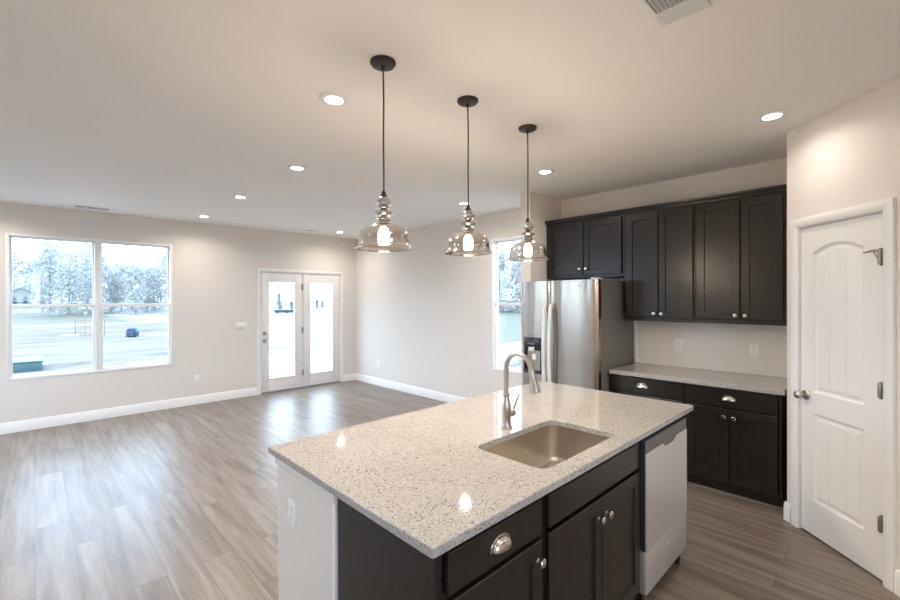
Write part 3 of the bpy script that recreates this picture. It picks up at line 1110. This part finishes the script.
# ------------------------------------------------------------------ recessed lights
lamp = bpy.data.lights.new('recessed_lamp', 'AREA')
lamp.shape = 'DISK'
lamp.size = 0.10
lamp.energy = DOWN
lamp.color = WARM
lamp.spread = math.radians(150)
lamp_dim = lamp.copy()
lamp_dim.name = 'dimmed_lamp'
lamp_dim.energy = DOWN * .34
def downlight(label, loc, group=None):
    t = thing('recessed_light', label, 'ceiling light', loc, 0, group)
    bm = BM()
    lathe(bm, [(.049, -.0008), (.085, -.0008), (.085, -.004), (.080, -.008), (.054, -.010), (.049, -.006)], n=32, closed=False)
    put('trim_ring', bm, 'vinyl', t)
    bm = BM()
    lathe(bm, [(.0485, -.0012), (.0485, -.0055), (.0, -.0075)], n=32)
    put('lens', bm, 'down', t)
    lo = bpy.data.objects.new('lamp', lamp)
    C.objects.link(lo)
    lo.parent = t
    lo.location = (0, 0, -.012)
    return t
dl = downlight('lit recessed ceiling light nearest the first pendant canopy, the largest one over the living area', (1.257, 2.252, H), 'recessed ceiling lights')
for lb_, p in (
        ('lit recessed ceiling light, second from the island over the living area', (1.673, 3.651)),
        ('lit recessed ceiling light, third from the island of the row over the living area', (1.684, 5.123)),
        ('lit recessed ceiling light farthest from the island, above the wall left of the double door', (1.708, 6.663)),
        ('lit recessed ceiling light in the room corner above the double door', (3.822, 6.667)),
        ('lit recessed ceiling light near the pantry door wall', (3.387, .530)),
        ('lit recessed ceiling light in front of the refrigerator wall stub', (3.368, 2.211)),
        ('lit recessed ceiling light seen just above the middle pendant glass', (3.762, 3.621))):
    d_ = dup(dl, (p[0], p[1], H), lb_)
    if 'pantry' in lb_:
        for c_ in d_.children:
            if c_.type == 'LIGHT':
                c_.data = lamp_dim
for p in ((-.45, 3.651), (-.45, 5.123), (-.45, 6.663), (1.257, .30), (-.9, 2.252), (-.9, .30), (1.257, -1.4), (2.2, -1.4), (3.7, -1.5)):  # added fill lights out of view, matching the visible fixtures
    dup(dl, (p[0], p[1], H), 'unseen recessed ceiling light added to brighten the room', group='added unseen fill lights')

# ------------------------------------------------------------------ pendants
def pendant(label, loc, rim=1.842):
    ZR = rim - H          # shade rim below the ceiling
    t = thing('pendant_light', label, 'pendant light', loc, 0, 'pendants over the island')
    bm = BM()
    lathe(bm, [(.0, -.0008), (.062, -.0008), (.062, -.010), (.056, -.018), (.040, -.022), (.012, -.024), (.009, -.040), (0, -.041)], n=36)
    put('canopy', bm, 'bronze', t)
    bm = BM()
    pts = []
    z1, z2 = -.040, ZR + .275
    for i in range(15):
        k = i / 14
        pts.append((.0016 * math.sin(k * 9), .0016 * math.cos(k * 7) - .0016, z1 + (z2 - z1) * k))
    tube(bm, pts, .0042, 10)
    put('cord', bm, 'cord', t, smooth=60)
    bm = BM()
    lathe(bm, [(0, .285), (.006, .285), (.010, .279), (.011, .266), (.018, .262), (.018, .257), (0, .257)], (0, 0, ZR), n=20)
    put('cap', bm, 'bronze', t)
    bm = BM()
    pr = [(.008, .2575)]
    for i in range(1, 16):
        a_ = PI * i / 16
        pr.append((.006 + .029 * math.sin(a_), .2255 + .032 * math.cos(a_)))
    pr.append((.010, .193))
    lathe(bm, pr, (0, 0, ZR), n=28)
    put('glass_ball', bm, 'smoke2', t, smooth=60)
    bm = BM()
    lathe(bm, [(.012, .1925), (.024, .191), (.036, .186), (.046, .178), (.047, .172), (.040, .166), (.026, .161), (.024, .156), (.031, .150), (.034, .143), (.030, .136), (.024, .130), (.024, .1235)], (0, 0, ZR), n=32)
    put('glass_collar', bm, 'smoke2', t, smooth=40)
    bm = BM()
    lathe(bm, [(.006, .256), (.006, .122), (.017, .121), (.017, .108), (.013, .104), (0, .104)], (0, 0, ZR), n=20)
    put('socket', bm, 'nickel', t)
    bm = BM()
    outer = [(.024, .122), (.045, .121), (.070, .117), (.092, .108), (.108, .094), (.118, .076), (.1225, .055), (.124, .035), (.125, .021), (.131, .014), (.139, .005), (.140, .0)]
    inner = [(r - .0028, z - (.0025 if z > .09 else 0)) for r, z in outer[::-1]]
    lathe(bm, outer, (0, 0, ZR), n=56, closed=False)
    put('shade', bm, 'smoke', t, smooth=60)
    bm = BM()
    ringp = [(.1385 + .0022 * math.cos(2 * PI * i / 10), .002 + .0022 * math.sin(2 * PI * i / 10)) for i in range(11)]
    lathe(bm, ringp, (0, 0, ZR), n=56, closed=False)
    put('rim', bm, 'smoke2', t, smooth=60)
    bm = BM()
    lathe(bm, [(.013, .1035), (.017, .098), (.023, .088), (.0255, .072), (.0255, .050), (.024, .036), (.018, .026), (.009, .022), (0, .0215)], (0, 0, ZR), n=24)
    put('bulb', bm, 'bulb', t, smooth=60)
    return t
pd = pendant('glass dome pendant with the longest visible cord, over the pale end of the island', (1.234, 1.734, H), 1.824)
pd = pendant('glass dome pendant hanging in the middle of the three', (1.828, 1.726, H))
dup(pd, (2.414, 1.722, H), 'glass dome pendant hanging in front of the refrigerator and the single window')

# ------------------------------------------------------------------ ceiling registers
vt = thing('air_vent', 'white square louvred air register at the top edge above the island', 'vent', (0, 0, H))
bm = BM()
vx0, vx1, vy0, vy1 = 1.58, 1.938, .495, .685
f = .022
zt, zb_ = -.0008, -.010
box(bm, vx0, vx0 + f, vy0, vy1, zb_, zt, .003); box(bm, vx1 - f, vx1, vy0, vy1, zb_, zt, .003)
box(bm, vx0 + f, vx1 - f, vy0, vy0 + f, zb_, zt, .003); box(bm, vx0 + f, vx1 - f, vy1 - f, vy1, zb_, zt, .003)
put('frame', bm, 'vinyl', vt)
bm = BM(); box(bm, 1.818, 1.828, vy0 + f, vy1 - f, -.013, -.002, .002)
put('divider', bm, 'vinyl', vt)
bm = BM()
for i in range(7):
    x = 1.836 + i * .0118
    prism(bm, [(x, -.002), (x + .0015, -.002), (x + .0095, -.011), (x + .008, -.011)], lambda p, q, t: (p, t, q), vy0 + f + .001, vy1 - f - .001)
put('slats', bm, 'vinyl', vt, smooth=0)
bm = BM()
for i in range(9):
    y = vy0 + f + .006 + i * .0155
    prism(bm, [(y, -.002), (y + .0015, -.002), (y + .009, -.011), (y + .0075, -.011)], lambda p, q, t: (t, p, q), vx0 + f + .001, 1.817)
put('slats', bm, 'vinyl', vt, smooth=0)
bm = BM(); box(bm, vx0 + .01, vx1 - .01, vy0 + .01, vy1 - .01, -.0016, -.0007)
put('duct_opening', bm, 'slot', vt, smooth=0)

def slot_vent(label, loc, ln, wd_, n):
    t = thing('air_vent', label, 'vent', loc)
    bm = BM()
    box(bm, 0, ln, 0, .018, -.008, -.0008, .002); box(bm, 0, ln, wd_ - .018, wd_, -.008, -.0008, .002)
    for i in range(n + 1):
        x = (ln - .018) * i / n
        box(bm, x, x + .018, .017, wd_ - .017, -.0075, -.0008, .002)
    put('frame', bm, 'vinyl', t)
    bm = BM(); box(bm, .01, ln - .01, .01, wd_ - .01, -.0018, -.0007)
    put('duct_opening', bm, 'slot', t, smooth=0)
slot_vent('thin slotted air register on the ceiling above the twin window', (.36, 6.94, H), .36, .12, 3)
slot_vent('tiny air register on the ceiling above the double door', (3.28, 6.78, H), .16, .10, 1)

# ------------------------------------------------------------------ outside
GZ = -.30
def gh(x, y):
    d = math.hypot(x, y)
    t = max(0.0, min(1.0, (d - 36) / 60))
    return GZ + .85 * t * t * (3 - 2 * t)
bm = BM()
n = 60
g = []
for i in range(n + 1):
    row = []
    for j in range(n + 1):
        x = -70 + 230 * i / n
        y = -60 + 240 * j / n
        row.append(bm.verts.new((x, y, gh(x, y))))
    g.append(row)
for i in range(n):
    for j in range(n):
        bm.faces.new((g[i][j], g[i + 1][j], g[i + 1][j + 1], g[i][j + 1]))
tag(put('ground', bm, 'ground', smooth=80), 'bare dirt lot with winter grass beyond it outside the windows', 'ground', kind='structure')
bm = BM(); box(bm, 1.8, 10, YF + .16, 14.5, -.45, -.14)
tag(put('patio', bm, 'concrete', smooth=0), 'bright concrete patio behind the glazed double door', 'patio', kind='structure')
bm = BM(); box(bm, -45, 26, 39.8, 43.0, -.45, -.255)
tag(put('road', bm, 'road', smooth=0), 'pale road strip crossing behind the dirt lot', 'road', kind='structure')
bm = BM(); box(bm, 10.5, 15.5, 7.6, 11.0, -.45, -.25)
tag(put('footpath', bm, 'concrete', smooth=0), 'pale concrete slab on the lawn outside the single window', 'path', kind='structure')

ub = thing('utility_box', 'low teal utility box on the dirt close to the twin window', 'utility box', (-.98, 15.75, GZ))
bm = BM(); box(bm, 0, 1.14, 0, 1.35, -.05, .235, .02)
put('body', bm, 'teal', ub)
bm = BM(); box(bm, -.02, 1.16, -.02, 1.37, .236, .275, .012)
put('lid', bm, 'teal_top', ub)

bm = BM()
bmesh.ops.create_icosphere(bm, subdivisions=3, radius=.2)
for v in bm.verts:
    k = 1 + .22 * math.sin(9 * v.co.x / .2 + 3) * math.cos(7 * v.co.y / .2) + .15 * math.sin(11 * v.co.z / .2)
    v.co = Vector((v.co.x * k * 1.0, v.co.y * k, max(-.16, v.co.z * k * 1.05)))
o = put('blue_bundle', bm, 'blue', smooth=60)
place(o, (3.56, 26.6, GZ + .195)); o.scale = (1.25, 1.25, 1.25); tag(o, 'small blue tarp bundle lying on the dirt lot', 'bundle')

def board(label, x, y, l, rz):
    bm = BM(); box(bm, 0, l, 0, .12, 0, .05, .005)
    o = put('board', bm, 'vinyl')
    place(o, (x, y, GZ + .001), rz)
    tag(o, label, 'board')
board('white board on the dirt right of the blue bundle', 4.2, 26.9, 1.1, .1)
board('white board on the dirt left of the orange fence', .95, 30.1, .8, -.2)

sf = thing('safety_fence', 'short orange safety netting fence on the dirt lot', 'fence', (1.55, 29.5, GZ), -.75)
for i in range(4):
    bm = BM(); lathe(bm, [(.012, -.1), (.012, .85), (0, .86)], (i * .50, 0, 0), n=8)
    put('post', bm, 'orange', sf)
bm = BM()
for i in range(11):
    box(bm, i * .15 - .006, i * .15 + .006, -.021, -.019, .06, .80)
for k in range(6):
    box(bm, 0, 1.5, -.023, -.021, .06 + k * .148 - .006, .06 + k * .148 + .006)
put('netting', bm, 'orange', sf, smooth=0)

hs = thing('house', 'grey house with a blue grey gabled roof at the edge of the woods', 'house', (-2.4, 82, gh(-2, 82) - .05), .0)
bm = BM(); box(bm, -6, 2.3, 0, 8, 0, 2.1)
prism(bm, [(0.0, 2.1), (2.3, 2.1), (1.15, 2.75)], lambda p, q, t: (p, t, q), -.01, .4)
put('walls', bm, 'siding', hs, smooth=0)
bm = BM()
prism(bm, [(-.4, 2.05), (4, 4.3), (8.4, 2.05), (8.4, 2.2), (4, 4.5), (-.4, 2.2)], lambda p, q, t: (t, p, q), -6.4, .2)
prism(bm, [(-.2, 2.02), (1.15, 2.78), (2.5, 2.02), (2.5, 2.16), (1.15, 2.94), (-.2, 2.16)], lambda p, q, t: (p, t, q), -.35, 6.0)
put('roof', bm, 'shingle', hs, smooth=0)
for x0, x1, za, zb2 in ((-.75, -.35, .7, 1.6), (.35, .75, .7, 1.7), (1.4, 1.8, .7, 1.7)):
    bm = BM(); box(bm, x0, x1, -.05, .02, za, zb2)
    put('window', bm, 'dark', hs, smooth=0)

pf = thing('railed_platform', 'low dark platform with a pale railing far behind the double door', 'platform', (20.2, 50.0, gh(20, 50)), -.3)
bm = BM(); box(bm, 0, 2.6, 0, 1.4, .12, .42, .03)
put('deck', bm, 'dark', pf)
bm = BM()
for i in range(7):
    box(bm, i * .43 - .02, i * .43 + .02, 0.02, .06, .42, .95)
box(bm, 0, 2.6, .0, .08, .92, .98)
put('railing', bm, 'siding', pf, smooth=0)
for i in range(3):
    bm = BM(); box(bm, .2 + i * 1.05, .35 + i * 1.05, .3, 1.0, -.1, .13)
    put('leg', bm, 'dark', pf, smooth=0)

# trees
def tree_proto(seed, hgt, rad, pine):
    rnd = random.Random(seed)
    tb = BM()
    tube(tb, [(0, 0, -.3), (.05, 0, hgt * .3), (rnd.uniform(-.2, .2), rnd.uniform(-.2, .2), hgt * .65), (rnd.uniform(-.3, .3), 0, hgt * .95)],
         [.11, .09, .06, .02], 7)
    tips = []
    nb = 22
    for i in range(nb):
        z = hgt * (.06 + .84 * i / nb)
        a = rnd.uniform(0, 2 * PI)
        ln = rad * (1.0 - .55 * i / nb) * rnd.uniform(.7, .98)
        up = .15 if pine else .75
        p0 = Vector((0, 0, z)); p1 = p0 + Vector((math.cos(a) * ln * .55, math.sin(a) * ln * .55, ln * up * .4)); p2 = p0 + Vector((math.cos(a) * ln, math.sin(a) * ln, ln * up))
        tube(tb, [p0, p1, p2], [.035, .025, .012], 5)
        tips += [p1, p2, (p1 + p2) / 2, p1 * .5 + p0 * .5]
    cb = BM()
    cnt = 2600
    for i in range(cnt):
        c_ = rnd.choice(tips)
        s_ = .55 if pine else .8
        c_ = c_ + Vector((rnd.gauss(0, s_), rnd.gauss(0, s_), rnd.gauss(0, s_ * .8)))
        rr_ = math.hypot(c_.x, c_.y)
        if c_.z < .3 or rr_ > rad:
            continue
        d_ = Vector((rnd.gauss(0, 1), rnd.gauss(0, 1), rnd.gauss(.35 if not pine else -.1, .7))).normalized()
        e_ = d_.cross(Vector((rnd.gauss(0, 1), rnd.gauss(0, 1), rnd.gauss(0, 1)))).normalized()
        l_ = rnd.uniform(.3, .8); w_ = rnd.uniform(.06, .13) if pine else rnd.uniform(.03, .075)
        a1 = cb.verts.new(c_ - d_ * l_ * .5 - e_ * w_); a2 = cb.verts.new(c_ - d_ * l_ * .5 + e_ * w_); a3 = cb.verts.new(c_ + d_ * l_ * .5)
        cb.faces.new((a1, a2, a3))
    t = thing('tree', '', 'tree', (0, 0, 0))
    put('trunk', tb, 'bark', t)
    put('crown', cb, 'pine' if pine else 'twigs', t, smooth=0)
    return t
LB = {('b', 0): 'bare grey winter tree in the woods behind the dirt lot', ('p', 0): 'small dark evergreen in front of the woods beside the house',
      ('b', 1): 'bare winter tree on the lawn side, seen through the single window', ('p', 1): 'green pine seen through the single window'}
GR = {('b', 0): 'bare trees behind the lot', ('p', 0): 'evergreens beside the house', ('b', 1): 'bare trees by the single window', ('p', 1): 'pines by the single window'}
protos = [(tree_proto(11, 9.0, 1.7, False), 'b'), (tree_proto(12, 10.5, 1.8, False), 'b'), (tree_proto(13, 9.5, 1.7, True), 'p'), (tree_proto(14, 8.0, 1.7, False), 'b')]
used = set()
rnd = random.Random(5)
def put_tree(k, x, y, side, sc=1.0):
    pr_, kd = protos[k]
    z = gh(x, y) - .1
    if k not in used:
        used.add(k)
        t = pr_
        t.location = (x, y, z); t['label'] = LB[(kd, side)]; t['group'] = GR[(kd, side)]
        t.rotation_euler = (0, 0, rnd.uniform(0, 6))
    else:
        t = dup(pr_, (x, y, z), LB[(kd, side)], rnd.uniform(0, 6), GR[(kd, side)])
    t.scale = (sc, sc, sc * rnd.uniform(.9, 1.1))
# woods seen through the twin window
for r_ in range(5):
    for i in range(7):
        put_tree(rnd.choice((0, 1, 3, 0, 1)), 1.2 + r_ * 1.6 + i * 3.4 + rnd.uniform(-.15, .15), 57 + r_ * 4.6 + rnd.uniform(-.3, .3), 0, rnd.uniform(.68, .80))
for r_ in range(3):
    for i in range(6):
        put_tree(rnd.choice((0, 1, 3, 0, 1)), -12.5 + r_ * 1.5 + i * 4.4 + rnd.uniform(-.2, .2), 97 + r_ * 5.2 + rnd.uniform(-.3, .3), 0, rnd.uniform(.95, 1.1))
put_tree(2, 1.0, 88, 0, .36)
# behind the double door, far off
LB[('p', 0)] = 'small evergreen far behind the double door'
GR[('p', 0)] = 'evergreens behind the double door'
for x, y, k_, sc_ in ((25.3, 61.2, 2, .28), (26.6, 59.6, 2, .12), (27.4, 62, 2, .14), (28.2, 60.5, 2, .12), (31.0, 61, 2, .17), (32.4, 62, 2, .15), (33.8, 61, 2, .18)):
    put_tree(k_, x, y, 0, sc_)
# outside the single window
for r_ in range(3):
    for i in range(6):
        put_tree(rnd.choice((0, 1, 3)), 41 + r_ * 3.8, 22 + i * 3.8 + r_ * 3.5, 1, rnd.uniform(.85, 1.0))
